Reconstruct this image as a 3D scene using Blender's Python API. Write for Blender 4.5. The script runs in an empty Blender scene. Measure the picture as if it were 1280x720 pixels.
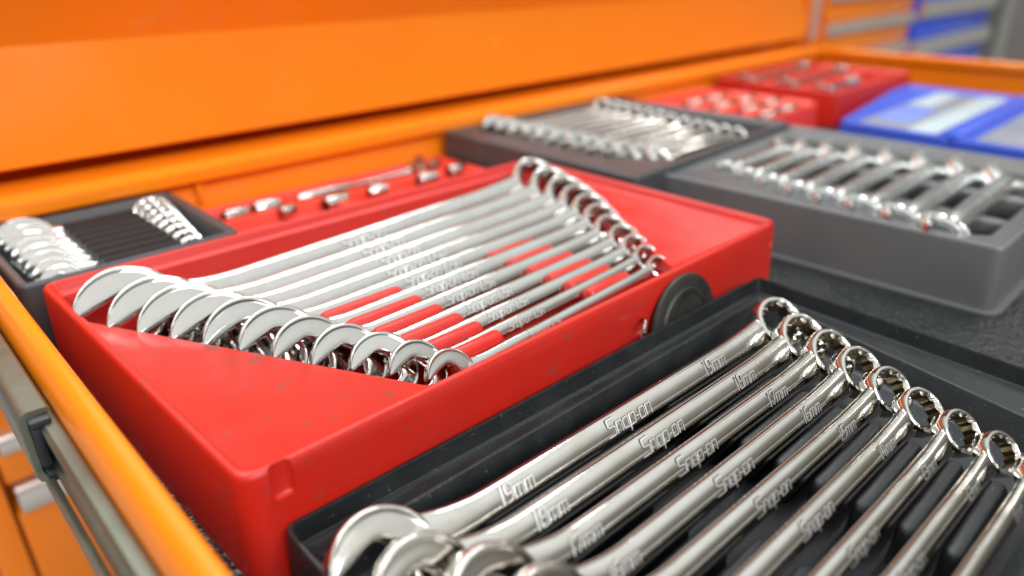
import bpy, bmesh, math, random
from mathutils import Vector, Matrix, Euler

random.seed(7)
S = 0.001                      # every number below is in millimetres
sc = bpy.context.scene
col = sc.collection
rad = math.radians

# ------------------------------------------------------------------ camera
cam_d = bpy.data.cameras.new('camera')
cam = bpy.data.objects.new('camera', cam_d)
col.objects.link(cam)
sc.camera = cam
right = Vector((0.72065, -0.69326, -0.00737))
down = Vector((-0.29711, -0.29921, -0.90675))
fwd = Vector((0.62641, 0.65564, -0.42160))
m3 = Matrix((right, -down, -fwd)).transposed()
cam.matrix_world = Matrix.Translation((0, 0, 0.215)) @ m3.to_4x4()
cam_d.sensor_width = 36
cam_d.lens = 25.08
cam_d.clip_start = 0.005
cam_d.clip_end = 60
cam_d.dof.use_dof = True
cam_d.dof.focus_distance = 0.328
cam_d.dof.aperture_fstop = 3.5

# ------------------------------------------------------------------ surroundings light (workshop, pale ceiling)
w = bpy.data.worlds.new('World')
sc.world = w
w.use_nodes = True
nt = w.node_tree
bg = nt.nodes['Background']
tc = nt.nodes.new('ShaderNodeTexCoord')
sx = nt.nodes.new('ShaderNodeSeparateXYZ')
cr = nt.nodes.new('ShaderNodeValToRGB')
mr = nt.nodes.new('ShaderNodeMapRange')
mr.inputs[1].default_value = -1
mr.inputs[2].default_value = 1
nt.links.new(tc.outputs['Generated'], sx.inputs[0])
nt.links.new(sx.outputs['Z'], mr.inputs[0])
nt.links.new(mr.outputs[0], cr.inputs[0])
e = cr.color_ramp.elements
e[0].position = 0.40
e[0].color = (0.09, 0.085, 0.08, 1)
e[1].position = 0.98
e[1].color = (0.96, 0.97, 0.94, 1)
for p_, c_ in ((0.60, (0.13, 0.125, 0.115)), (0.71, (0.30, 0.29, 0.265)), (0.78, (0.66, 0.67, 0.65)), (0.87, (0.885, 0.91, 0.90))):
    k_ = e.new(p_)
    k_.color = (*c_, 1)
nt.links.new(cr.outputs[0], bg.inputs[0])
bg.inputs[1].default_value = 0.8


def lamp(name, loc, size, power, color=(1, 0.97, 0.9), rot=(0, 0, 0)):
    d = bpy.data.lights.new(name, 'AREA')
    d.shape = 'RECTANGLE'
    d.size, d.size_y = size
    d.energy = power
    d.color = color
    o = bpy.data.objects.new(name, d)
    o.location = loc
    o.rotation_euler = rot
    col.objects.link(o)
    return o


# rows of ceiling tubes out of view, with one added fill panel
lamp('ceiling_lamp', (0.6, 1.7, 2.3), (3.2, 0.14), 26, (0.93, 0.97, 1.0))
lamp('ceiling_lamp', (0.3, 0.85, 2.5), (3.2, 0.06), 17, (0.95, 0.98, 1.0))
lamp('fill_panel', (-0.4, -2.7, 2.2), (2.6, 1.3), 105, (0.98, 0.98, 1.0))  # added soft fill, unseen, brightens the orange fascia and the trays
lamp('ceiling_lamp', (4.2, 0.2, 2.5), (0.12, 3.0), 11)

vs = sc.view_settings
vs.view_transform = 'Standard'
vs.look = 'None'
vs.exposure = 0.82
vs.gamma = 1
sc.render.resolution_x, sc.render.resolution_y = 1024, 576


# ------------------------------------------------------------------ materials
def mat(name, base, rough=0.4, metal=0.0, coat=0.0, spec=0.5, bump=None, vary=None, specks=None, rvary=None):
    m = bpy.data.materials.new(name)
    m.use_nodes = True
    n = m.node_tree
    p = n.nodes['Principled BSDF']
    p.inputs['Base Color'].default_value = (*base, 1)
    p.inputs['Roughness'].default_value = rough
    p.inputs['Metallic'].default_value = metal
    p.inputs['Coat Weight'].default_value = coat
    p.inputs['Coat Roughness'].default_value = 0.08
    p.inputs['Specular IOR Level'].default_value = spec
    t = n.nodes.new('ShaderNodeTexCoord')
    out = None
    if vary:                                     # (scale, colour)
        tx = n.nodes.new('ShaderNodeTexNoise')
        tx.inputs['Scale'].default_value = vary[0]
        tx.inputs['Detail'].default_value = 6
        n.links.new(t.outputs['Object'], tx.inputs['Vector'])
        r = n.nodes.new('ShaderNodeValToRGB')
        r.color_ramp.elements[0].position = 0.35
        r.color_ramp.elements[1].position = 0.7
        r.color_ramp.elements[0].color = (*base, 1)
        r.color_ramp.elements[1].color = (*vary[1], 1)
        n.links.new(tx.outputs['Fac'], r.inputs[0])
        out = r.outputs[0]
    if specks:                                   # (scale, threshold, colour)
        tx = n.nodes.new('ShaderNodeTexNoise')
        tx.inputs['Scale'].default_value = specks[0]
        tx.inputs['Detail'].default_value = 3
        tx.inputs['Roughness'].default_value = 0.65
        n.links.new(t.outputs['Object'], tx.inputs['Vector'])
        r = n.nodes.new('ShaderNodeMapRange')
        r.inputs[1].default_value = specks[1]
        r.inputs[2].default_value = specks[1] + 0.11
        n.links.new(tx.outputs['Fac'], r.inputs[0])
        mx = n.nodes.new('ShaderNodeMix')
        mx.data_type = 'RGBA'
        n.links.new(r.outputs[0], mx.inputs[0])
        if out:
            n.links.new(out, mx.inputs[6])
        else:
            mx.inputs[6].default_value = (*base, 1)
        mx.inputs[7].default_value = (*specks[2], 1)
        out = mx.outputs[2]
    if out:
        n.links.new(out, p.inputs['Base Color'])
    if rvary:                                    # (scale, low, high)
        tx = n.nodes.new('ShaderNodeTexNoise')
        tx.inputs['Scale'].default_value = rvary[0]
        tx.inputs['Detail'].default_value = 5
        n.links.new(t.outputs['Object'], tx.inputs['Vector'])
        r = n.nodes.new('ShaderNodeMapRange')
        r.inputs[1].default_value = 0.3
        r.inputs[2].default_value = 0.7
        r.inputs[3].default_value = rvary[1]
        r.inputs[4].default_value = rvary[2]
        n.links.new(tx.outputs['Fac'], r.inputs[0])
        n.links.new(r.outputs[0], p.inputs['Roughness'])
    if bump:                                     # (kind, scale, strength, distance mm)
        if bump[0] == 'voronoi':
            tx = n.nodes.new('ShaderNodeTexVoronoi')
            so = tx.outputs['Distance']
        else:
            tx = n.nodes.new('ShaderNodeTexNoise')
            tx.inputs['Detail'].default_value = 4
            so = tx.outputs['Fac']
        tx.inputs['Scale'].default_value = bump[1]
        n.links.new(t.outputs['Object'], tx.inputs['Vector'])
        b = n.nodes.new('ShaderNodeBump')
        b.inputs['Strength'].default_value = bump[2]
        b.inputs['Distance'].default_value = bump[3] * S
        n.links.new(so, b.inputs['Height'])
        n.links.new(b.outputs[0], p.inputs['Normal'])
    return m


M = {
    'orange': mat('orange_paint', (0.93, 0.235, 0.006), 0.24, spec=0.36, coat=0.2, vary=(9, (0.90, 0.22, 0.006)),
                  specks=(38, 0.70, (0.75, 0.36, 0.16)), rvary=(14, 0.16, 0.3), bump=('noise', 220, 0.05, 0.4)),
    'red': mat('red_plastic', (0.53, 0.017, 0.008), 0.36, spec=0.42, vary=(24, (0.47, 0.018, 0.012)),
               specks=(85, 0.612, (0.27, 0.045, 0.028)), rvary=(34, 0.28, 0.46), bump=('noise', 900, 0.12, 0.2)),
    'red_far': mat('light_red_plastic', (0.78, 0.05, 0.025), 0.4, vary=(20, (0.72, 0.04, 0.02)), bump=('noise', 800, 0.1, 0.2)),
    'black': mat('black_plastic', (0.008, 0.010, 0.0115), 0.36, spec=0.5, vary=(30, (0.012, 0.014, 0.015)),
                 specks=(420, 0.66, (0.16, 0.16, 0.15)), rvary=(60, 0.34, 0.55), bump=('noise', 1400, 0.55, 0.35)),
    'brown': mat('dark_brown_plastic', (0.055, 0.034, 0.030), 0.4, vary=(20, (0.06, 0.042, 0.036)), bump=('noise', 1200, 0.25, 0.3)),
    'dark_grey': mat('dark_grey_plastic', (0.045, 0.05, 0.055), 0.4, vary=(20, (0.055, 0.058, 0.06)), bump=('noise', 1200, 0.25, 0.3)),
    'grey': mat('grey_plastic', (0.088, 0.091, 0.096), 0.40, vary=(14, (0.118, 0.116, 0.112)),
                specks=(300, 0.72, (0.2, 0.19, 0.16)), bump=('noise', 1100, 0.25, 0.3)),
    'blue': mat('blue_plastic', (0.03, 0.08, 0.52), 0.35, vary=(15, (0.04, 0.095, 0.56)), bump=('noise', 600, 0.1, 0.3)),
    'blue_pale': mat('pale_blue_plastic', (0.16, 0.24, 0.75), 0.4),
    'blue_paint': mat('blue_paint', (0.02, 0.09, 0.72), 0.3, coat=0.3),
    'card': mat('printed_card', (0.24, 0.245, 0.26), 0.45, vary=(40, (0.17, 0.19, 0.26))),
    'paper': mat('pale_strip', (0.44, 0.52, 0.54), 0.4, vary=(60, (0.36, 0.43, 0.46))),
    'chrome': mat('polished_chrome', (0.55, 0.545, 0.52), 0.07, metal=1.0, rvary=(130, 0.04, 0.10),
                  bump=('noise', 60, 0.03, 0.4), vary=(60, (0.51, 0.50, 0.475))),
    'chrome_worn': mat('worn_chrome', (0.60, 0.59, 0.56), 0.1, metal=1.0, rvary=(160, 0.045, 0.13),
                       bump=('noise', 90, 0.04, 0.4), vary=(90, (0.54, 0.515, 0.46)), specks=(260, 0.70, (0.35, 0.25, 0.16))),
    'chrome_mark': mat('raised_mark_chrome', (0.79, 0.79, 0.77), 0.38, metal=1.0),
    'satin': mat('satin_chrome', (0.74, 0.76, 0.75), 0.22, metal=0.93, rvary=(90, 0.16, 0.28), vary=(60, (0.68, 0.70, 0.69))),
    'mark_shade': mat('mark_flank_shade', (0.055, 0.05, 0.045), 0.4, metal=0.6),  # dark letter flanks, shade beside the raised strokes put into the colour
    'bore': mat('oily_bore_steel', (0.36, 0.29, 0.17), 0.3, metal=1.0, vary=(300, (0.2, 0.16, 0.1))),
    'steel': mat('zinc_steel', (0.21, 0.23, 0.18), 0.3, metal=0.8, vary=(18, (0.17, 0.165, 0.13)), rvary=(30, 0.22, 0.45)),
    'aluminium': mat('brushed_aluminium', (0.80, 0.78, 0.72), 0.35, metal=0.75, rvary=(80, 0.28, 0.42)),
    'rail_plastic': mat('slide_end_plastic', (0.014, 0.018, 0.02), 0.45, bump=('noise', 500, 0.1, 0.3)),
    'liner': mat('rubber_liner', (0.011, 0.0145, 0.0135), 0.26, vary=(20, (0.016, 0.018, 0.017)),
                 bump=('voronoi', 330, 0.9, 1.0), rvary=(40, 0.22, 0.38)),
    'insert': mat('black_foam', (0.007, 0.008, 0.009), 0.5, spec=0.25, bump=('noise', 900, 0.3, 0.3)),
    'rubber': mat('worn_rubber', (0.010, 0.010, 0.009), 0.5, vary=(70, (0.032, 0.030, 0.025)), bump=('noise', 500, 0.5, 0.5)),
    'dark': mat('dark_gap', (0.012, 0.011, 0.010), 0.6),
    'wall': mat('grey_wall_paint', (0.05, 0.055, 0.07), 0.6, vary=(2, (0.06, 0.065, 0.08))),
    'pillar': mat('grey_pillar_paint', (0.10, 0.10, 0.095), 0.5, vary=(3, (0.12, 0.12, 0.11))),
    'pillar_edge': mat('pale_pillar_edge', (0.30, 0.30, 0.27), 0.5),
    'concrete': mat('workshop_floor', (0.20, 0.195, 0.185), 0.5, vary=(3, (0.26, 0.25, 0.24))),
}


# ------------------------------------------------------------------ object helpers
def link_mesh(name, bm, m, parent=None, smooth=35, extra=None):
    me = bpy.data.meshes.new(name)
    bmesh.ops.recalc_face_normals(bm, faces=bm.faces[:])
    for v in bm.verts:
        v.co *= S
    bm.to_mesh(me)
    bm.free()
    me.materials.append(m)
    for x in (extra or []):
        me.materials.append(x)
    if smooth:
        me.polygons.foreach_set('use_smooth', [True] * len(me.polygons))
        me.set_sharp_from_angle(angle=rad(smooth))
    o = bpy.data.objects.new(name, me)
    col.objects.link(o)
    if parent:
        o.parent = parent
    return o


def tag(o, label=None, cat=None, group=None, kind=None):
    if label:
        o['label'] = label
    if cat:
        o['category'] = cat
    if group:
        o['group'] = group
    if kind:
        o['kind'] = kind
    return o


def thing(name, label, cat, loc=(0, 0, 0), rot=(0, 0, 0), group=None):
    o = bpy.data.objects.new(name, None)
    col.objects.link(o)
    o.empty_display_size = 0.01
    o.location = Vector(loc) * S
    o.rotation_euler = rot
    return tag(o, label, cat, group)


def box(bm, x0, x1, y0, y1, z0, z1, bev=0.0, seg=2):
    vs_ = [bm.verts.new(c) for c in ((x0, y0, z0), (x1, y0, z0), (x1, y1, z0), (x0, y1, z0),
                                     (x0, y0, z1), (x1, y0, z1), (x1, y1, z1), (x0, y1, z1))]
    fs = [(0, 3, 2, 1), (4, 5, 6, 7), (0, 1, 5, 4), (1, 2, 6, 5), (2, 3, 7, 6), (3, 0, 4, 7)]
    f = [bm.faces.new([vs_[i] for i in q]) for q in fs]
    if bev:
        ed = list({e_ for q in f for e_ in q.edges})
        bmesh.ops.bevel(bm, geom=ed, offset=bev, segments=seg, affect='EDGES', profile=0.5)


def bbox(name, m, parent, x0, x1, y0, y1, z0, z1, bev=0.0, seg=2):
    bm = bmesh.new()
    box(bm, x0, x1, y0, y1, z0, z1, bev, seg)
    return link_mesh(name, bm, m, parent)


def prism_along(name, prof, a, b, axis, m, parent, smooth=35):
    """closed 2D profile swept from a to b along axis 'x' or 'y'"""
    bm = bmesh.new()
    def P(t, q):
        return (t, q[0], q[1]) if axis == 'x' else (q[0], t, q[1])
    r0 = [bm.verts.new(P(a, q)) for q in prof]
    r1 = [bm.verts.new(P(b, q)) for q in prof]
    n = len(prof)
    for i in range(n):
        bm.faces.new((r0[i], r0[(i + 1) % n], r1[(i + 1) % n], r1[i]))
    bm.faces.new(r0)
    bm.faces.new(r1[::-1])
    return link_mesh(name, bm, m, parent, smooth)


def lathe(bm, prof, seg=32, axis='z', center=(0, 0, 0), closed=False):
    """prof: (radius, height) list"""
    rings = []
    c = Vector(center)
    for r, h in prof:
        ring = []
        for k in range(seg):
            a = 2 * math.pi * k / seg
            p = (r * math.cos(a), r * math.sin(a), h)
            if axis == 'x':
                p = (p[2], p[0], p[1])
            elif axis == 'y':
                p = (p[0], p[2], p[1])
            ring.append(bm.verts.new(c + Vector(p)))
        rings.append(ring)
    m = len(rings)
    for i in range(m if closed else m - 1):
        A, B = rings[i], rings[(i + 1) % m]
        for k in range(seg):
            bm.faces.new((A[k], A[(k + 1) % seg], B[(k + 1) % seg], B[k]))
    if not closed:
        bm.faces.new(rings[0][::-1])
        bm.faces.new(rings[-1])


# ---- polygons
def area2(p):
    return sum(p[i][0] * p[(i + 1) % len(p)][1] - p[(i + 1) % len(p)][0] * p[i][1] for i in range(len(p)))


def inset(poly, d):
    """move every side of a counter-clockwise polygon inwards by d"""
    n = len(poly)
    out = []
    for i in range(n):
        p0, p1, p2 = Vector(poly[i - 1]), Vector(poly[i]), Vector(poly[(i + 1) % n])
        u = (p1 - p0).normalized()
        v = (p2 - p1).normalized()
        nu, nv = Vector((-u.y, u.x)), Vector((-v.y, v.x))
        b = nu + nv
        k = d / max(0.15, b.dot(nu))
        out.append(tuple(p1 + b * k))
    return out


def rounded(poly, r, seg=5):
    n = len(poly)
    rs = r if isinstance(r, (list, tuple)) else [r] * n
    out = []
    for i in range(n):
        p0, p1, p2 = Vector(poly[i - 1]), Vector(poly[i]), Vector(poly[(i + 1) % n])
        a, b = (p0 - p1), (p2 - p1)
        t = min(rs[i] , a.length * 0.45, b.length * 0.45)
        A = p1 + a.normalized() * t
        B = p1 + b.normalized() * t
        for k in range(seg + 1):
            s = k / seg
            q = A * (1 - s) ** 2 + p1 * (2 * s * (1 - s)) + B * s ** 2
            out.append((q.x, q.y))
    return out


def loop(bm, pts, z):
    return [bm.verts.new((p[0], p[1], z)) for p in pts]


def bridge(bm, A, B):
    n = len(A)
    for i in range(n):
        bm.faces.new((A[i], A[(i + 1) % n], B[(i + 1) % n], B[i]))


def edges_of(bm, L):
    out = []
    n = len(L)
    for i in range(n):
        e_ = bm.edges.get((L[i], L[(i + 1) % n]))
        if e_ is None:
            e_ = bm.edges.new((L[i], L[(i + 1) % n]))
        out.append(e_)
    return out


def tray_mesh(outer, top, pockets, platform, floor, lip=5.0, r=8, draft=1.5, base=0.0, lipdrop=None, flange=None, groove=0.0, slope=3.0):
    """moulded tray: outer wall, rounded lip, platform with sunk pockets"""
    bm = bmesh.new()
    seg = 5
    lip_in = lipdrop if lipdrop is not None else lip * 0.8
    rr = lambda k: max(1.0, r - k)
    rows = [(inset(outer, 0), base, r)]
    if flange:
        rows = [(inset(outer, -flange), base, r + flange), (inset(outer, -flange), base + 1.6, r + flange),
                (inset(outer, -0.4), base + 1.9, r)]
    rows += [(inset(outer, draft * 0.9), top - 3.2, r),
             (inset(outer, draft + 0.25), top - 1.4, r), (inset(outer, draft + 0.9), top - 0.35, r),
             (inset(outer, draft + 1.9), top, r), (inset(outer, draft + lip - 1.0), top - 0.1, rr(2)),
             (inset(outer, draft + lip), top - 0.7, rr(3)),
             (inset(outer, draft + lip + lip_in * 0.75), platform - groove + 0.6, rr(4)),
             (inset(outer, draft + lip + lip_in + 0.6), platform - groove, rr(5))]
    prev = None
    for p, z_, r_ in rows:
        L = loop(bm, rounded(p, r_, seg), z_)
        if prev:
            bridge(bm, prev, L)
        else:
            first = L
        prev = L
    hole = edges_of(bm, prev)
    for pk in pockets:
        q = pk
        L0 = loop(bm, rounded(q, 4, 4), platform)
        hole += edges_of(bm, L0)
        p_ = L0
        for d, dz in ((0.35, 0.25), (0.9, 1.1), (slope - 1, platform - floor - 2.5), (slope, platform - floor - 0.8), (slope + 2, platform - floor)):
            L = loop(bm, rounded(inset(q, d), 4, 4), platform - dz)
            bridge(bm, p_, L)
            p_ = L
        bmesh.ops.triangle_fill(bm, edges=edges_of(bm, p_), use_beauty=True)
    bmesh.ops.triangle_fill(bm, edges=hole, use_beauty=True)
    bm.faces.new(first[::-1])
    return bm


def capsule_fin(name, m, parent, x0, x1, y, half, z0, z1, head=0.0):
    """rounded divider between two slots"""
    bm = bmesh.new()
    n = 8
    prof = []
    rows = [(half * 1.12, z0), (half * 1.05, z0 + (z1 - z0) * 0.55), (half * 0.95, z1 - half * 0.75),
            (half * 0.7, z1 - half * 0.25), (half * 0.34, z1 - half * 0.04)]
    prev = None
    for h, z_ in rows:
        pts = []
        for side in (1, -1):
            cx = (x1 - half) if side > 0 else (x0 + half)
            for k in range(n + 1):
                a = -math.pi / 2 + math.pi * k / n
                pts.append((cx + side * h * math.cos(a), y + side * h * math.sin(a)))
        L = loop(bm, pts, z_)
        if prev:
            bridge(bm, prev, L)
        prev = L
    bm.faces.new(prev)
    return link_mesh(name, bm, m, parent, 60)


# ------------------------------------------------------------------ stroke lettering
G = {
    'S': (0.66, [[(.66, 1), (.04, 1), (0, .94), (0, .60), (.05, .54), (.56, .50), (.60, .44), (.60, .06), (.56, 0), (-.10, 0)]]),
    'n': (0.56, [[(0, 0), (0, .64), (.44, .64), (.50, .56), (.50, 0)]]),
    'a': (0.58, [[(.50, .62), (.06, .62), (0, .56), (0, .06), (.06, 0), (.50, 0)], [(.50, .66), (.50, -.03)]]),
    'p': (0.58, [[(0, -.32), (0, .64), (.46, .64), (.50, .58), (.50, .06), (.46, 0), (.06, 0)]]),
    '-': (0.26, [[(.02, .30), (.20, .30)]]),
    'o': (0.58, [[(.06, 0), (0, .06), (0, .58), (.06, .64), (.44, .64), (.50, .58), (.50, .06), (.44, 0), (.03, 0)]]),
    'm': (0.80, [[(0, 0), (0, .64), (.32, .64), (.36, .58), (.36, 0)], [(.36, .64), (.68, .64), (.73, .58), (.73, 0)]]),
    '1': (0.24, [[(.08, 0), (.08, 1)]]),
    '2': (0.58, [[(0, 1), (.44, 1), (.50, .94), (.50, .56), (.44, .5), (.06, .5), (0, .44), (0, 0), (.52, 0)]]),
    '3': (0.58, [[(0, 1), (.46, 1), (.50, .94), (.50, .06), (.46, 0), (0, 0)], [(.1, .5), (.5, .5)]]),
    '4': (0.60, [[(.08, 1), (0, .38), (.54, .38)], [(.40, .75), (.40, 0)]]),
    '5': (0.58, [[(.52, 1), (.04, 1), (0, .55), (.44, .58), (.50, .5), (.50, .06), (.44, 0), (0, 0)]]),
    '6': (0.58, [[(.40, 1), (.10, .95), (0, .8), (0, .06), (.06, 0), (.44, 0), (.50, .06), (.50, .48), (.44, .54), (.04, .54)]]),
    '7': (0.58, [[(0, 1), (.50, 1), (.44, .7), (.22, 0)]]),
    '8': (0.58, [[(.06, .53), (.02, .6), (.02, .94), (.08, 1), (.42, 1), (.48, .94), (.48, .6), (.44, .53), (.06, .53), (0, .46), (0, .06),
                  (.06, 0), (.44, 0), (.50, .06), (.50, .46), (.44, .53)]]),
    '9': (0.58, [[(.48, .46), (.06, .46), (0, .52), (0, .94), (.06, 1), (.44, 1), (.50, .94), (.50, .2), (.40, .05), (.10, 0)]]),
    'U': (0.58, [[(0, 1), (0, .06), (.06, 0), (.44, 0), (.50, .06), (.50, 1)]]),
    'A': (0.58, [[(0, 0), (0, .9), (.10, 1), (.40, 1), (.50, .9), (.50, 0)], [(0, .42), (.5, .42)]]),
    '/': (0.44, [[(0, -.05), (.36, 1.05)]]),
    ' ': (0.45, []),
}


def text_width(t):
    return sum(G[c][0] + 0.10 for c in t)


def letters(bm, t, x, y, hgt, surf, lift=0.45, sw=0.062, shear=0.22, wide=0.95, over={}):
    """raised stroke letters; x, y is the centre of the line, surf(x, y) the height under them"""
    W_ = text_width(t) * hgt * wide
    cx = x - W_ / 2
    for c in t:
        wd, strokes = G[c]
        for st in strokes:
            pts = [Vector((cx + (px + shear * py) * hgt * wide, y + (py - 0.5) * hgt)) for px, py in st]
            hw = sw * hgt
            n = len(pts)
            pts[0] = pts[0] + (pts[0] - pts[1]).normalized() * hw * 0.8
            pts[-1] = pts[-1] + (pts[-1] - pts[-2]).normalized() * hw * 0.8
            rows = []
            for i in range(n):
                d0 = (pts[i] - pts[i - 1]).normalized() if i else (pts[1] - pts[0]).normalized()
                d1 = (pts[i + 1] - pts[i]).normalized() if i < n - 1 else d0
                n0, n1 = Vector((-d0.y, d0.x)), Vector((-d1.y, d1.x))
                b = (n0 + n1)
                b = b / max(0.5, b.dot(n0))
                row = []
                for off, lz in ((-1.5, 0), (-0.85, 1), (0.85, 1), (1.5, 0)):
                    q = pts[i] + b * hw * off
                    sz = surf(q.x, q.y)
                    fz = surf(q.x, y + 0.1 * hgt)
                    row.append(bm.verts.new((q.x, q.y, (sz + 0.35 * (fz - sz) + lift) if lz else sz - 0.12)))
                rows.append(row)
            for i in range(n - 1):
                for k in range(3):
                    f = bm.faces.new((rows[i][k], rows[i][k + 1], rows[i + 1][k + 1], rows[i + 1][k]))
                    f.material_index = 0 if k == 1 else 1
            bm.faces.new(rows[0])
            bm.faces.new(rows[-1][::-1])
        cx += (wd + 0.10) * hgt * wide


# ------------------------------------------------------------------ wrenches
def resample(path, n):
    ls = [0.0]
    for a, b in zip(path, path[1:]):
        ls.append(ls[-1] + math.hypot(b[0] - a[0], b[1] - a[1]))
    out, k = [], 0
    for i in range(n + 1):
        d = ls[-1] * i / n
        while k < len(path) - 2 and ls[k + 1] < d:
            k += 1
        t = (d - ls[k]) / max(1e-9, ls[k + 1] - ls[k])
        out.append((path[k][0] + (path[k + 1][0] - path[k][0]) * t, path[k][1] + (path[k + 1][1] - path[k][1]) * t))
    return out


def open_end_bm(s, th, turn):
    """open jaw, slot opening along local -x turned by 'turn'; forged rim, shallow groove, slightly domed cheek"""
    R_ = 1.06 * s
    n = 48
    a0 = math.acos(0.86 * s / R_)
    outer = []
    for k in range(n + 1):
        a = a0 + (2 * math.pi - 2 * a0) * k / n
        outer.append((R_ * math.cos(a) * 0.98 - 0.06 * s, R_ * math.sin(a)))
    hs = 0.5 * s
    inner = resample([(0.80 * s, hs + 0.03 * s), (0.70 * s, hs), (0.3 * s, hs), (-0.12 * s, hs), (-0.24 * s, 0.44 * s), (-0.38 * s, 0.20 * s), (-0.40 * s, 0.0),
                      (-0.38 * s, -0.20 * s), (-0.24 * s, -0.44 * s), (-0.12 * s, -hs), (0.3 * s, -hs), (0.70 * s, -hs), (0.80 * s, -hs - 0.03 * s)], n)
    h = th / 2
    prof = [(0.0, 0.0), (0.0, 0.62), (0.02, 0.80), (0.06, 0.94), (0.11, 0.985), (0.17, 0.98), (0.21, 0.90), (0.26, 0.885), (0.5, 0.94), (0.72, 0.97), (0.88, 0.96), (0.96, 0.90), (1.0, 0.72), (1.0, 0.0)]
    prof = prof + [(t, -z) for t, z in prof[-2:0:-1]]
    ca, sa = math.cos(math.pi + turn), math.sin(math.pi + turn)
    bm = bmesh.new()
    rows = []
    for (ox, oy), (ix, iy) in zip(outer, inner):
        row = []
        wdt = math.hypot(ox - ix, oy - iy) / (0.56 * s)
        for t, z in prof:
            tt = t
            x, y = ox + (ix - ox) * tt, oy + (iy - oy) * tt
            row.append(bm.verts.new((x * ca - y * sa, x * sa + y * ca, z * h)))
        rows.append(row)
    m = len(prof)
    for A, B in zip(rows, rows[1:]):
        for k in range(m):
            bm.faces.new((A[k], A[(k + 1) % m], B[(k + 1) % m], B[k]))
    bm.faces.new(rows[0])
    bm.faces.new(rows[-1][::-1])
    return bm


def ring_bm(s, h, seg=72):
    """box end with a twelve point bore; second material inside"""
    R_ = 0.80 * s
    bm = bmesh.new()
    c = 0.10 * s
    prof = [('o', R_ - c, -h / 2), ('o', R_ - 0.35 * c, -h / 2 + 0.2 * c), ('o', R_, -h / 2 + c), ('o', R_ + 0.01 * s, 0), ('o', R_, h / 2 - c),
            ('o', R_ - 0.35 * c, h / 2 - 0.2 * c), ('o', R_ - c, h / 2), ('o', 0.675 * s, h / 2), ('c', 0.65 * s, h / 2 - 0.015 * s),
            ('i', 0, h / 2 - 0.10 * s), ('i', 0, 0), ('i', 0, -h / 2 + 0.10 * s), ('c', 0.65 * s, -h / 2 + 0.015 * s), ('o', 0.675 * s, -h / 2)]
    rings = []
    for kind, r, z_ in prof:
        row = []
        for k in range(seg):
            a = 2 * math.pi * k / seg
            u = abs(((k % 6) / 6.0) - 0.5) * 2
            ri = s * (0.515 + 0.085 * u)
            if kind == 'o':
                rr = r
            elif kind == 'c':
                rr = r * 0.96 + 0.03 * s * u
            else:
                rr = ri
            row.append(bm.verts.new((rr * math.cos(a), rr * math.sin(a), z_)))
        rings.append(row)
    m = len(rings)
    for i in range(m):
        A, B = rings[i], rings[(i + 1) % m]
        for k in range(seg):
            f = bm.faces.new((A[k], A[(k + 1) % seg], B[(k + 1) % seg], B[k]))
            if prof[i][0] == 'i' and prof[(i + 1) % m][0] == 'i':
                f.material_index = 1
    return bm


def shank_section(t, s, L, a0, b0):
    """half width and half thickness of the shank at distance t from the open end centre"""
    d0 = t / (1.0 * s)
    d1 = (L - t) / (1.0 * s)
    a, b = a0, b0
    if d0 < 2.6:
        k = max(0.0, (2.6 - d0) / 1.9)
        k = min(k, 1.15)
        a += (0.80 * s - a0) * k ** 2.2 * 0.8
        b += (0.20 * s - b0) * min(1, k) ** 1.5
    if d1 < 2.8:
        k = min(1.0, max(0.0, (2.8 - d1) / 2.1))
        a += (0.47 * s - a0) * k ** 1.8 * 0.9
        b += (0.235 * s - b0) * k ** 1.6
    return a, b


def shank_bm(s, L, a0, b0, nexp=2.35, seg=28):
    bm = bmesh.new()
    x0, x1 = 0.62 * s, L - 0.69 * s
    n = 44
    prev = None
    for i in range(n + 1):
        u = i / n
        u = 0.5 - 0.5 * math.cos(math.pi * u) if True else u
        t = x0 + (x1 - x0) * u
        a, b = shank_section(t, s, L, a0, b0)
        row = []
        for k in range(seg):
            th = 2 * math.pi * k / seg
            c_, s_ = math.cos(th), math.sin(th)
            y = a * math.copysign(abs(c_) ** (2 / nexp), c_)
            z_ = b * math.copysign(abs(s_) ** (2 / nexp), s_)
            row.append(bm.verts.new((t, y, z_)))
        if prev:
            for k in range(seg):
                bm.faces.new((prev[k], prev[(k + 1) % seg], row[(k + 1) % seg], row[k]))
        else:
            bm.faces.new(row[::-1])
        prev = row
    bm.faces.new(prev)
    return bm


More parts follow.
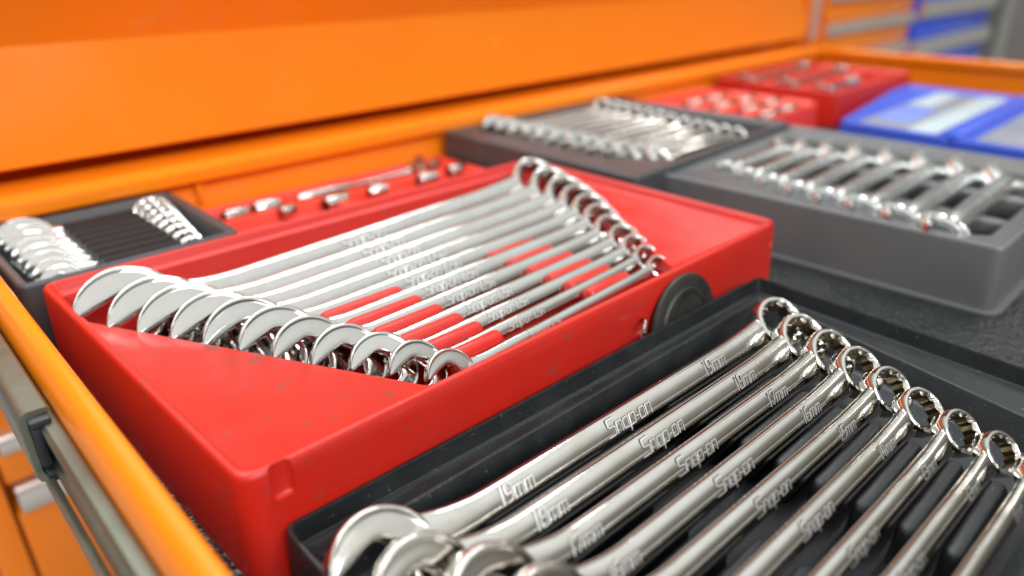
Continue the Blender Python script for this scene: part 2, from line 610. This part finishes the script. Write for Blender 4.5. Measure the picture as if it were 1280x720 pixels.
def make_wrench(label, s, L, pos, tilt, head, group, size=None, brand=None, bx=0.47, mk='chrome', sx=(0.25, 0.78), turn=15, ring_tilt=-12,
                voff=-0.16, th=None, hb=0.74, hs=0.66, hf=1.06, rise=0.0, shank=0.325):
    """combination wrench; pos is the open end centre in mm"""
    root = thing('combination_wrench', label, 'wrench', pos, (rad(tilt), -math.asin(rise / L), rad(head)), group)
    a0 = shank * s + 0.8
    b0 = 0.215 * s + 0.6
    link_mesh('shank', shank_bm(s, L, a0, b0), M[mk], root, 60)
    oe = link_mesh('open_end', open_end_bm(s * hf, th or (0.40 * s + 0.8), rad(turn)), M[mk], root, 50)
    oe.rotation_euler = (rad(random.uniform(-4, 4)), rad(random.uniform(-2, 2)), 0)
    rg = link_mesh('box_end', ring_bm(s, 0.58 * s + 0.8), M[mk], root, 32, [M['bore']])
    rg.location = Vector((L, 0, -0.36 * s * math.sin(rad(ring_tilt)) + 0.03 * s)) * S
    rg.rotation_euler = (rad(-10), rad(ring_tilt), 0)

    def surf(x, y):
        a, b = shank_section(x, s, L, a0, b0)
        q = min(0.98, abs(y / a))
        return b * (1 - q ** 2.35) ** (1 / 2.35)
    if brand:
        bm = bmesh.new()
        letters(bm, brand, bx * L, voff * a0, hb * a0, surf, lift=0.024 * s)
        link_mesh('brand_mark', bm, M['chrome_mark'], root, 0, [M['mark_shade']])
    if size:
        for f_ in sx:
            bm = bmesh.new()
            letters(bm, size, f_ * L, voff * a0, hs * a0, surf, lift=0.024 * s)
            link_mesh('size_mark', bm, M['chrome_mark'], root, 0, [M['mark_shade']])
    return root


def copy_tree(o, parent=None):
    c = o.copy()
    col.objects.link(c)
    if parent:
        c.parent = parent
    for ch in o.children:
        copy_tree(ch, c)
    return c


ORD = ['first', 'second', 'third', 'fourth', 'fifth', 'sixth', 'seventh', 'eighth', 'ninth', 'tenth', 'eleventh', 'twelfth', 'thirteenth']

# ================================================================== SETTING
fl = bbox('workshop_floor', M['concrete'], None, -6000, 9000, -6000, 6000, -905, -900)
tag(fl, kind='structure')
wl = bbox('back_wall', M['wall'], None, 1500, 9000, 2600, 2650, -900, 2400)
tag(wl, kind='structure')

# ------------------------------------------------------------------ main cabinet
CY = 640
cab = thing('tool_cabinet', 'large orange tool cabinet behind and below the open drawer', 'cabinet', (0, CY, -900))


def cpart(name, m, x0, x1, y0, y1, z0, z1, bev=1.0):
    o = bbox(name, m, cab, x0, x1, y0 - CY, y1 - CY, z0 + 900, z1 + 900, bev)
    return o


# deep upper fascia: lower band leans back a little, upper band is tipped forward to look darker
prof = [(0, 971.8), (-1.5, 973), (17, 1057), (16, 1060), (-12, 1112), (-11, 1117), (-6, 1119), (620, 1119), (620, 971.8)]
bm = bmesh.new()
RC = 24
x0_, x1_ = -420, 1372
rows = []
xs = [x0_, x1_ - RC] + [x1_ - RC + RC * math.sin(rad(a)) for a in (15, 30, 45, 60, 75, 90)]
for i, x in enumerate(xs):
    lift = 0 if i < 2 else RC * (1 - math.cos(rad(15 * (i - 1))))
    row = []
    for y, z_ in prof:
        row.append(bm.verts.new((x, y, max(z_, 971.8 + lift + (z_ - 971.8) * 0.02))))
    rows.append(row)
for A, B in zip(rows, rows[1:]):
    for k in range(len(prof)):
        bm.faces.new((A[k], A[(k + 1) % len(prof)], B[(k + 1) % len(prof)], B[k]))
bm.faces.new(rows[0])
bm.faces.new(rows[-1][::-1])
link_mesh('fascia_panel', bm, M['orange'], cab, 25)
cpart('corner_trim', M['aluminium'], 1392, 1413, CY - 8, CY + 10, 66, 219, 3)
cpart('side_frame', M['orange'], 1376, 1391, CY + 2, CY + 60, 60, 218, 1)
cpart('corner_post', M['orange'], -6, 17, CY - 2, CY + 40, -880, 62, 1.5)
cpart('edge_trim', M['aluminium'], -26, -6.5, CY - 4, CY + 40, -880, 62, 3)
cpart('inner_shell', M['orange'], -26, 1400, CY + 45, CY + 60, -880, 70, 0)
cpart('shelf_rail', M['orange'], 20, 1390, CY + 2, CY + 40, -72, -20, 1.5)
zt = [(-78, -142), (-146, -216), (-220, -330)]
for i, (zt1, zt0) in enumerate(((-140, -74), (-186, -142), (-330, -190))):
    pass
for z1, z0 in ((-76, -138), (-158, -187), (-219, -330), (-345, -470)):
    d = cpart('drawer_front', M['orange'], 20, 1390, CY, CY + 30, z0, z1, 1.5)
for z1, z0 in ((-138.5, -157.5), (-190, -218)):
    prof_ = [(-1, z0), (-5, z0 + 1), (-7, z0 + 4), (-7, z1 - 4), (-5, z1 - 1), (-2, z1), (2, z1), (2, z0)]
    t = prism_along('pull_trim', [(y, z_ + 900) for y, z_ in prof_], 24, 1386, 'x', M['aluminium'], cab)

# ------------------------------------------------------------------ open drawer
DX0, DX1, DY1, DZ = 33.0, 1352.0, 615.0, 60.0
dr = thing('drawer', 'wide orange drawer pulled open and filled with tool trays', 'drawer', (0, 0, -4))


def dz(p):
    return [(a, b + 4) for a, b in p]


bbox('drawer_pan', M['orange'], dr, DX0 + 1, DX1 - 1, -330, DY1 - 1, 0.0, 2.2)
# left wall: folded sheet with a rounded top flange
lw = [(33, -6), (33, 43), (33.5, 48), (35, 53), (37.2, 57), (39.6, 59.2), (42, 60.2), (43.8, 59.6), (45, 57.6), (45.2, 54), (44.4, 48), (41, 46),
      (38, 44), (38, -2), (36, -6)]
prism_along('side_wall', dz(lw), -330, 612, 'y', M['orange'], dr, 45)
rw = [(1396 - a, b) for a, b in lw]
prism_along('side_wall', dz(rw[::-1]), -330, 612, 'y', M['orange'], dr, 45)
bwp = [(657, 0), (657, 52), (656.5, 57), (654, 60), (594, 60.3), (590.5, 59), (589.5, 56), (589.5, 49), (592, 47.5), (600, 47), (600.5, 38), (597, 34), (597, -2), (600, -4)]
prism_along('back_wall', dz(bwp), 38.5, 1350, 'x', M['orange'], dr, 45)
bbox('back_wall_stop', M['orange'], dr, 206, 209.5, 590.5, 600.2, 34, 50, 0.6)
# telescoping slide on the outside of the left wall
sl = thing('drawer_slide', 'galvanised telescopic slide along the outside of the left drawer wall', 'drawer slide', (0, 0, 0))
inner = [(32.6, 22), (32.6, 46), (31, 47), (27.6, 46.8), (26, 45.2), (26, 42.8), (27.2, 41.6), (29, 41), (29.4, 38), (28.6, 36), (28.6, 32), (29.4, 30),
         (29, 27), (27.2, 26.4), (26, 25), (26, 23), (27.4, 21.4), (31, 21.2)]
prism_along('inner_rail', inner, -330, 330, 'y', M['steel'], sl, 40)
outer_p = [(31.6, 50.5), (30.5, 52.2), (23.5, 52.4), (21, 51), (20, 48.5), (20, 22), (21, 19.2), (23.5, 18), (30, 18), (31, 19), (30.8, 20), (24.4, 20.6), (23, 22), (22.6, 24),
           (22.6, 46), (23.2, 48.4), (25, 49.6), (30.5, 49.8)]
prism_along('outer_rail', outer_p, 304, 640, 'y', M['steel'], sl, 40)
bbox('rail_bumper', M['rail_plastic'], sl, 22.8, 30.4, 299, 316, 46.4, 49.6, 0.8)
bbox('rail_bumper', M['rail_plastic'], sl, 22.8, 26.4, 300, 316, 27, 45.5, 1.0)
bbox('rail_bumper', M['rail_plastic'], sl, 23.2, 30.4, 298, 316, 20.8, 25.5, 1.0)
bbox('bearing_strip', M['steel'], sl, 21.5, 25.2, -330, 298, 19.5, 23.5, 1)

# rubber liner lying on the drawer pan
bm = bmesh.new()
box(bm, 40, 1348, -325, 588, -1.6, 0.0, 0.3, 1)
ln = link_mesh('drawer_liner', bm, M['liner'])
tag(ln, 'dark textured rubber liner lying flat in the drawer', 'liner')

# ================================================================== RED TRAY (middle)
RT = 50.0
red_outer = [(65, 205.5), (452.5, 205.5), (450, 449), (58, 449.5)]
rt = thing('tool_tray', 'large red plastic tray holding eleven long chrome wrenches', 'tool tray', (250, 325, 0))
red_pocket = [(66.5, 394), (157, 217.5), (343, 217.5), (436, 394), (436, 437), (67, 437)]
bm = tray_mesh(red_outer, RT, [red_pocket], 44.3, 8.0, lip=3.8, r=9, draft=1.8, lipdrop=2.4)
for v in bm.verts:
    v.co -= Vector((250, 325, 0))
shell = link_mesh('tray_shell', bm, M['red'], rt, 40)


def notch(shell, cuts, off):
    """stacking notches cut out of the walls of a tray"""
    bm = bmesh.new()
    for c in cuts:
        box(bm, *[c[0] - off[0], c[1] - off[0], c[2] - off[1], c[3] - off[1], c[4], c[5]], 2.2, 3)
    cut = link_mesh('cutter', bm, M['red'])
    md = shell.modifiers.new('notch', 'BOOLEAN')
    md.object = cut
    md.operation = 'DIFFERENCE'
    md.solver = 'EXACT'
    cut.parent = shell.parent
    bpy.context.view_layer.update()
    dg = bpy.context.evaluated_depsgraph_get()
    me = bpy.data.meshes.new_from_object(shell.evaluated_get(dg))
    shell.modifiers.clear()
    shell.data = me
    me.polygons.foreach_set('use_smooth', [True] * len(me.polygons))
    me.set_sharp_from_angle(angle=rad(40))
    bpy.data.objects.remove(cut)


notch(shell, [(77, 86, 195, 209.2, 35, 60), (441, 447, 195, 208.8, 33, 60)], (250, 325))

red_sizes = [25.4, 23.8, 22.2, 20.6, 19.05, 17.5, 15.9, 14.3, 12.7, 11.1, 9.5]
red_y0 = [398, 375, 358, 341, 325, 308, 290.5, 273.5, 258, 243, 228.5]
red_x0 = [90, 99, 107, 116, 124, 133, 140, 150, 160, 169, 178]
red_x1 = [419, 414, 408, 401, 393, 383, 372, 366, 359, 352, 346]
red_y1 = [413, 388, 366, 346.5, 328, 309.5, 291.5, 275, 260, 246, 232]
for i in range(11):
    dx, dy = red_x1[i] - red_x0[i], red_y1[i] - red_y0[i]
    if i == 0:
        lb = 'longest chrome wrench, lying along the far edge of the large red tray'
    elif i == 10:
        lb = 'shortest chrome wrench of the large red tray, along its near edge'
    else:
        lb = 'chrome wrench in the large red tray, %s counted from its far edge' % ORD[i]
    s = red_sizes[i]
    tl = 53 + random.uniform(-4.5, 4.5)
    make_wrench(lb, s, math.hypot(dx, dy), (red_x0[i], red_y0[i], 35 - 0.05 * (25 - s)), tl, math.degrees(math.atan2(dy, dx)),
                'combination wrenches in the red tray', None, 'Snap-on USA' if i >= 3 else 'Snap-on', bx=(242 - red_x0[i]) / dx, voff=0.05, hb=0.9, hf=1.12 + 0.028 * i, rise=4.5)
# dividers of the red tray (two rows, with the finger recess between them)
ym = [(red_y0[i] + red_y0[i + 1] + red_y1[i] + red_y1[i + 1]) / 4 for i in range(10)]
for i in range(10):
    hw = 4.2 if i < 4 else 4.6
    for xa, xb in ((141 + 5.0 * i, 211 + 1.0 * i), (281 + 0.6 * i, 326)):
        f = capsule_fin('divider', M['red'], rt, xa - 250, xb - 250, ym[i] + 1.0 - 325, hw, 7.8, 37.5 if i < 4 else 41.5)

# ================================================================== BLACK TRAY (front)
BT = 25.0
blk_outer = [(72, -26), (397, -26), (410.5, 197.5), (76, 206.3)]
bt = thing('tool_tray', 'black textured plastic tray in the foreground with worn marked wrenches', 'tool tray', (240, 100, 0))
blk_pocket = [(80.5, -16), (341, -16), (392, 178), (392, 186.5), (82, 191)]
blk_pocket = [(80.5, -16), (350, -16), (391, 172), (391, 183.5), (83, 188)]
bm = tray_mesh(blk_outer, BT, [blk_pocket], 20.0, 3.0, lip=2.0, r=7, draft=0.8, lipdrop=2.2, groove=4.5, slope=5.5)
for v in bm.verts:
    v.co -= Vector((240, 100, 0))
link_mesh('tray_shell', bm, M['black'], bt, 40)

blk = [  # size, ring x, ring y
    (19, 351, 154.5), (18, 343, 137.0), (17, 338.5, 119.5), (16, 333, 102.5), (15, 326, 85.5), (14, 319, 68.5), (13, 314.5, 51.5), (12, 311, 35), (11, 306, 19.5)]
blk_len = {19: 259, 18: 248, 17: 229, 16: 216, 15: 202, 14: 192, 13: 182, 12: 172, 11: 163}
for i, (s, xr, yr) in enumerate(blk):
    L = blk_len[s]
    hd = -1.0 - 0.1 * i + random.uniform(-0.35, 0.35)
    x0 = xr - L * math.cos(rad(hd))
    y0 = yr - L * math.sin(rad(hd))
    lb = 'worn chrome wrench marked %dmm in the black foreground tray' % s
    make_wrench(lb, s, L, (x0, y0, 25.5 - 0.1 * (19 - s)), 52 + random.uniform(-3.5, 3.5), hd, 'marked wrenches in the black tray', '%dmm' % s, 'Snap-on',
                bx=(219 - x0) / L, mk='chrome_worn', sx=((151 - x0) / L if s > 14 else 0.22, (286 - 1.2 * i - x0) / L), voff=0.14, hb=1.0, hs=0.94, ring_tilt=-11)
for i in range(8):
    y = (blk[i][2] + blk[i + 1][2]) / 2 + 1.5
    xo = -1.6 * i
    for xa, xb in ((135, 202), (247 + xo * 0.5, 310 + xo)):
        capsule_fin('divider', M['black'], bt, xa - 240, xb - 240, y - 100, 4.4, 3.3, 23)

# rubber disc and ring wedged between the red tray and the black tray
dsc = thing('rubber_disc', 'round worn black rubber disc wedged upright between the red tray and black tray', 'rubber disc', (333, 200.5, 15), (rad(-9), 0, 0))
bm = bmesh.new()
lathe(bm, [(3, -2.2), (20, -2.2), (21, -2.9), (23.5, -2.9), (24.5, -2.0), (29.5, -2.0), (31.5, -1.2), (32, 0.3), (31.6, 1.6), (30.5, 2.0), (3, 2.0)], 56, 'y')
link_mesh('disc_body', bm, M['rubber'], dsc, 30)
bm = bmesh.new()
lathe(bm, [(24.8, -2.25), (25.6, -2.45), (26.2, -2.2), (25.5, -1.8)], 56, 'y', closed=True)
link_mesh('moulded_rib', bm, M['rubber'], dsc, 30)
kr = bmesh.new()
n = 28
rings = []
for k in range(n):
    a = 2 * math.pi * k / n
    rr = []
    for j in range(8):
        b = 2 * math.pi * j / 8
        q = 6.5 + 1.0 * math.cos(b)
        rr.append(kr.verts.new((q * math.cos(a), 1.0 * math.sin(b), q * math.sin(a))))
    rings.append(rr)
for k in range(n):
    for j in range(8):
        kr.faces.new((rings[k][j], rings[k][(j + 1) % 8], rings[(k + 1) % n][(j + 1) % 8], rings[(k + 1) % n][j]))
o = link_mesh('split_ring', kr, M['chrome'])
o.location = Vector((294, 202.5, 26)) * S
o.rotation_euler = (rad(5), rad(0), rad(38))
tag(o, 'small bright metal ring beside the black rubber disc', 'ring')

# ================================================================== DARK TRAY AT THE FAR LEFT
lt = thing('tool_tray', 'small charcoal tray of stubby wrenches at the left end of the drawer', 'tool tray', (115, 520, 0))
lt_outer = [(50, 456), (183, 456), (183, 586), (48, 586)]
lt_pocket = [(56, 463), (177, 463), (177, 579), (54, 579)]
bm = tray_mesh(lt_outer, 48, [lt_pocket], 46.5, 22, lip=2.5, r=6, draft=1.0, lipdrop=1.0)
for v in bm.verts:
    v.co -= Vector((115, 520, 0))
link_mesh('tray_shell', bm, M['dark_grey'], lt, 40)
for k in range(8):
    y = 470 + 12.6 * k
    prism_along('rib', [(y - 6.0 - 520, 21), (y - 5.6 - 520, 42), (y - 3 - 520, 47), (y + 1 - 520, 47.4), (y + 4.6 - 520, 43.5), (y + 6.0 - 520, 21)],
                99 - 115, 146 - 115, 'x', M['insert'], lt)
for k in range(8):
    y = 569 - 13.4 * k
    s = 17.5 - 0.9 * k
    make_wrench('stubby chrome wrench in the small dark tray, %s from the drawer back wall' % ORD[k], s, 86 - 1.0 * k, (76, y, 36), 40, 0,
                'stubby wrenches in the small dark tray', turn=12)

# ================================================================== LOW RED TRAY BEHIND THE LARGE RED TRAY
ot = thing('tool_tray', 'low orange red tray with a chrome ratchet behind the large red tray', 'tool tray', (320, 525, 0))
ot_outer = [(187, 458), (457, 458), (457, 588), (187, 588)]
slots = [(200, 300, 560, 582), (280, 440, 560, 584), (200, 270, 505, 550), (285, 430, 500, 552)]
pk = [[(a, c), (b, c), (b, d_), (a, d_)] for a, b, c, d_ in ((198, 268, 556, 580), (276, 446, 556, 580), (198, 300, 515, 548), (312, 446, 515, 548))]
bm = tray_mesh(ot_outer, 26, pk, 23.5, 12, lip=2.5, r=6, draft=1.0, lipdrop=1.2)
for v in bm.verts:
    v.co -= Vector((320, 525, 0))
link_mesh('tray_shell', bm, M['red_far'], ot, 40)
# ratchet
rtc = thing('ratchet', 'slim chrome ratchet lying in the low orange red tray', 'ratchet', (282, 568, 22), (0, 0, rad(0)))
bm = bmesh.new()
lathe(bm, [(3.2, 0), (4.6, 3), (4.6, 50), (3.2, 54), (2.8, 60), (2.8, 110), (5, 122)], 20, 'x')
link_mesh('handle', bm, M['chrome'], rtc, 40)
bm = bmesh.new()
lathe(bm, [(9, -6), (12, -4.5), (12.5, 0), (12, 5), (9, 6.5)], 28, 'z', (133, 0, 0))
link_mesh('ratchet_head', bm, M['chrome'], rtc, 40)
bm = bmesh.new()
box(bm, 129, 137, -4, 4, 5, 14, 0.8)
link_mesh('drive_square', bm, M['chrome'], rtc)


def socket_mesh(r, h):
    bm = bmesh.new()
    lathe(bm, [(r * .62, 0), (r * 0.95, 0.3), (r, 1.0), (r, h - 1), (r * .94, h), (r * .72, h), (r * .66, h - 0.8), (r * .62, h * .35)], 24, 'x', closed=True)
    return bm


sock_lab = ['chrome socket beside the small dark tray, in the low red tray', 'short chrome socket left of the ratchet handle',
            'chrome socket in front of the ratchet handle', 'small chrome socket near the slate grey tray, right of the ratchet head',
            'chrome socket lying below the ratchet head in the low red tray',
            'small chrome socket in front of the middle of the ratchet handle', 'smallest chrome socket turned askew in front of the ratchet grip',
            'chrome socket in the front right corner of the low red tray']
for k, (x, y, r, h, a) in enumerate(((214, 566, 7, 20, 10), (241, 568, 8, 22, 0), (290, 535, 8, 24, 14), (428, 566, 7, 16, 30), (392, 538, 7.5, 20, 0), (338, 541, 6.5, 18, -8), (252, 543, 6, 16, 24), (432, 542, 7, 18, 0))):
    o = link_mesh('socket', socket_mesh(r, h), M['chrome'])
    o.location = Vector((x, y, 21)) * S
    o.rotation_euler = (0, 0, rad(a))
    tag(o, sock_lab[k], 'socket', 'sockets in the low red tray')

# ================================================================== BROWN GREY TRAY IN THE MIDDLE DISTANCE
mt = thing('tool_tray', 'slate grey tray full of bright wrenches against the drawer back wall', 'tool tray', (600, 475, 0))
mt_outer = [(466, 340), (752, 372), (736, 588), (463, 588)]
mt_outer = [(466, 338), (757, 350), (741, 588), (463, 588)]
mt_pocket = [(500, 400), (545, 352), (735, 358), (722, 577), (500, 577)]
bm = tray_mesh(mt_outer, 50, [mt_pocket], 48.5, 26, lip=2.5, r=6, draft=1.0, lipdrop=1.2)
for v in bm.verts:
    v.co -= Vector((600, 475, 0))
link_mesh('tray_shell', bm, M['dark_grey'], mt, 40)
base = None
for k in range(12):
    y = 566 - 17.6 * k
    lb = 'bright wrench in the slate grey tray, %s from the drawer back wall' % ORD[k]
    L = 178 - 2.4 * k
    if base is None:
        base = make_wrench(lb, 15, 176, (522, y, 44), 42, 0, 'bright wrenches in the slate grey tray', mk='chrome', hf=1.25, shank=0.24)
    else:
        c = copy_tree(base)
        f_ = 1 - 0.022 * k
        c.scale = (f_, max(0.75, 1 - 0.03 * k), max(0.75, 1 - 0.03 * k))
        c.location = Vector((522 + 2.2 * k, y, 44)) * S
        c.rotation_euler = (rad(42 + random.uniform(-6, 6)), 0, rad(random.uniform(-0.8, 0.8)))
        c['label'] = lb

# ================================================================== GREY TRAY (right)
gt = thing('tool_tray', 'deep grey plastic tray with eight spaced flare nut wrenches on the right', 'tool tray', (640, 220, 0))
gt_outer = [(512, 84), (776, 84), (768, 359), (504, 359)]
gt_pocket = [(526, 112), (548, 302), (562, 326), (712, 338), (722, 106), (718, 102), (540, 102)]
gt_pocket = [(540, 101), (728, 101), (722, 334), (562, 324), (527, 122)]
bm = tray_mesh(gt_outer, 45, [gt_pocket], 43, 22, lip=4.0, r=9, draft=2.5, lipdrop=2.0, flange=5)
for v in bm.verts:
    v.co -= Vector((640, 220, 0))
gsh = link_mesh('tray_shell', bm, M['grey'], gt, 40)
# cross bars moulded across the pocket
for xa, xb in ((588, 602), (655, 672)):
    bbox('cross_bar', M['grey'], gt, xa - 640, xb - 640, 100 - 220, 332 - 220, 22, 38, 2.5)


def flare_wrench(label, L, s, pos, head):
    root = thing('flare_nut_wrench', label, 'wrench', pos, (rad(18), 0, rad(head)), 'flare nut wrenches in the grey tray')
    bm = bmesh.new()
    lathe(bm, [(s * .34, s * .5), (s * .40, s * .9), (s * .34, s * 1.6), (s * .34, L - s * 1.6), (s * .40, L - s * .9), (s * .34, L - s * .5)], 20, 'x')
    link_mesh('shank', bm, M['satin'], root, 50)
    for x, sg, sc_ in ((0, 1, 0.92), (L, -1, 1.28)):
        bm = open_end_bm(s * sc_ * 0.72, s * 0.62, rad(12))
        o_ = link_mesh('flare_end', bm, M['satin'], root, 32)
        o_.location = (x * S, 0, 0)
        o_.rotation_euler = (rad(0), 0, 0 if sg > 0 else math.pi)
    return root


gw = [((560, 311), (684, 316)), ((552, 286), (687, 294)), ((546, 261), (691, 270)), ((540, 235.5), (697, 245)), ((537, 210), (699, 217)),
      ((534.5, 184), (703, 189)), ((531, 156), (704, 159)), ((528, 128), (702, 130))]
for k, (a, b) in enumerate(gw):
    d = Vector(b) - Vector(a)
    flare_wrench('satin flare nut wrench in the grey tray, %s from its far end' % ORD[k], d.length, 17 + 1.0 * k, (a[0], a[1], 41), math.degrees(math.atan2(d.y, d.x)))

# ================================================================== FAR RED TRAYS
fr = thing('tool_tray', 'light red rounded tray in front of the taller red tray far off', 'tool tray', (900, 450, 0))
f_outer = [(792, 392), (962, 392), (1020, 470), (1000, 590), (792, 590)]
f_outer = [(800, 405), (955, 405), (955, 585), (800, 585)]
pk = [[(a, c), (b, c), (b, d_), (a, d_)] for a, b, c, d_ in ((815, 940, 415, 440), (815, 940, 450, 475), (815, 940, 485, 510), (815, 940, 522, 548))]
bm = tray_mesh(f_outer, 38, pk, 36, 24, lip=3, r=14, draft=2, lipdrop=1.5)
for v in bm.verts:
    v.co -= Vector((900, 450, 0))
link_mesh('tray_shell', bm, M['red_far'], fr, 40)
far_lab = ['chrome socket nearest the grey tray, in the light red rounded tray', 'second chrome socket from the grey tray, in the light red rounded tray',
           'third chrome socket from the grey tray, in the light red rounded tray', 'chrome socket nearest the drawer back wall in the light red rounded tray',
           'left chrome socket of the row nearest the grey tray, in the light red tray', 'right chrome socket of the second row in the light red rounded tray',
           'left chrome socket of the third row in the light red rounded tray', 'right chrome socket of the row by the back wall, in the light red tray']
for k, (x, y) in enumerate(((880, 427), (850, 462), (900, 497), (835, 535), (832, 427), (905, 462), (842, 497), (885, 535))):
    o = link_mesh('socket', socket_mesh(9, 46), M['chrome_worn'])
    o.location = Vector((x, y, 30)) * S
    tag(o, far_lab[k], 'socket', 'sockets in the light red tray')
tr = thing('tool_tray', 'taller red tray with mixed chrome tools in the far drawer corner', 'tool tray', (1120, 490, 0))
t_outer = [(985, 396), (1250, 396), (1250, 588), (985, 588)]
pk = [[(a, c), (b, c), (b, d_), (a, d_)] for a, b, c, d_ in ((1000, 1110, 410, 450), (1125, 1235, 410, 450), (1000, 1235, 470, 505), (1000, 1235, 525, 565))]
bm = tray_mesh(t_outer, 47, pk, 45, 32, lip=3, r=8, draft=1.5, lipdrop=1.5)
for v in bm.verts:
    v.co -= Vector((1120, 490, 0))
link_mesh('tray_shell', bm, M['red'], tr, 40)
lab = ['chrome wrench nearest the blue case, in the taller far red tray', 'middle chrome wrench in the taller far red tray', 'chrome wrench by the drawer back wall, in the taller far red tray']
for k, (x, y) in enumerate(((1015, 430), (1020, 488), (1010, 545))):
    c = copy_tree(base)
    c.location = Vector((x, y, 45)) * S
    c.scale = (1.0 if k else 0.5, 0.8, 0.8)
    c.rotation_euler = (rad(20), 0, 0)
    c['label'] = lab[k]
    c['group'] = 'wrenches in the taller far red tray'

# ================================================================== BLUE CASE
bc = thing('tool_case', 'flat blue plastic tool case lying open with pale printed inserts', 'tool case', (1100, 290, 0))


def cb(name, m, x0, x1, y0, y1, z0, z1, bev=1.0):
    return bbox(name, m, bc, x0 - 1100, x1 - 1100, y0 - 290, y1 - 290, z0, z1, bev)


def half(outer):
    """shallow half shell with rim and floor"""
    bm = tray_mesh(outer, 30, [inset(outer, 14)], 28.5, 25, lip=4, r=6, draft=1.0, lipdrop=2)
    for v in bm.verts:
        v.co -= Vector((1100, 290, 0))
    return link_mesh('case_half', bm, M['blue'], bc, 40)


half([(889, 232), (1232, 238), (1232, 404), (899, 357)])
half([(880, 60), (1225, 62), (1230, 234), (888, 228)])
bm = bmesh.new()
cb('insert_card', M['card'], 915, 1212, 252, 344, 25.2, 26.6, 0.4)
cb('insert_card', M['card'], 912, 1212, 80, 212, 25.2, 26.6, 0.4)
cb('label_strip', M['paper'], 912, 1212, 252, 284, 26.8, 27.6, 0.3)
cb('label_strip', M['paper'], 1080, 1205, 312, 342, 26.8, 27.6, 0.3)
cb('label_strip', M['blue_pale'], 960, 1060, 298, 336, 26.8, 27.6, 0.3)
cb('label_strip', M['blue_pale'], 930, 1060, 110, 165, 26.8, 27.6, 0.3)
cb('hinge_rib', M['blue'], 892, 1229, 221, 240, 6, 34, 2)
cb('latch_rail', M['blue_pale'], 1060, 1228, 408, 426, 20, 36, 3)

# ================================================================== NEIGHBOURING CABINETS AND BACKGROUND
nc = thing('tool_cabinet', 'second orange tool cabinet with silver drawer pulls beyond the open drawer', 'cabinet', (1660, 640, -900))
bbox('carcass', M['orange'], nc, -245, 236, 3, 500, 20, 1190, 2)
for k in range(8):
    z1 = 1180 - 62 * k
    bbox('drawer_front', M['orange'], nc, -228, 226, -10, 6, z1 - 60, z1, 2)
    prism_along('drawer_pull', [(-11, z1 - 24), (-22, z1 - 22), (-24, z1 - 12), (-22, z1 - 3), (-11, z1 - 1)], -226, 224, 'x', M['aluminium'], nc)
nb = thing('tool_cabinet', 'blue tool cabinet with silver drawer pulls beyond the second orange cabinet', 'cabinet', (2220, 640, -900))
bbox('carcass', M['blue_paint'], nb, -314, 290, 3, 560, 20, 1200, 2)
for k in range(8):
    z1 = 1190 - 88 * k
    bbox('drawer_front', M['blue_paint'], nb, -300, 280, -10, 6, z1 - 86, z1, 2)
    prism_along('drawer_pull', [(-11, z1 - 40), (-24, z1 - 38), (-28, z1 - 20), (-24, z1 - 3), (-11, z1 - 1)], -298, 278, 'x', M['aluminium'], nb)
pl = thing('pillar', 'dark grey pillar with a pale edge beyond the blue cabinet', 'pillar', (2660, 640, -900))
bbox('pillar_body', M['pillar'], pl, -130, 40, 0, 300, 0, 3000, 4)
bbox('pillar_edge', M['pillar_edge'], pl, 41, 150, -3, 290, 0, 3000, 4)
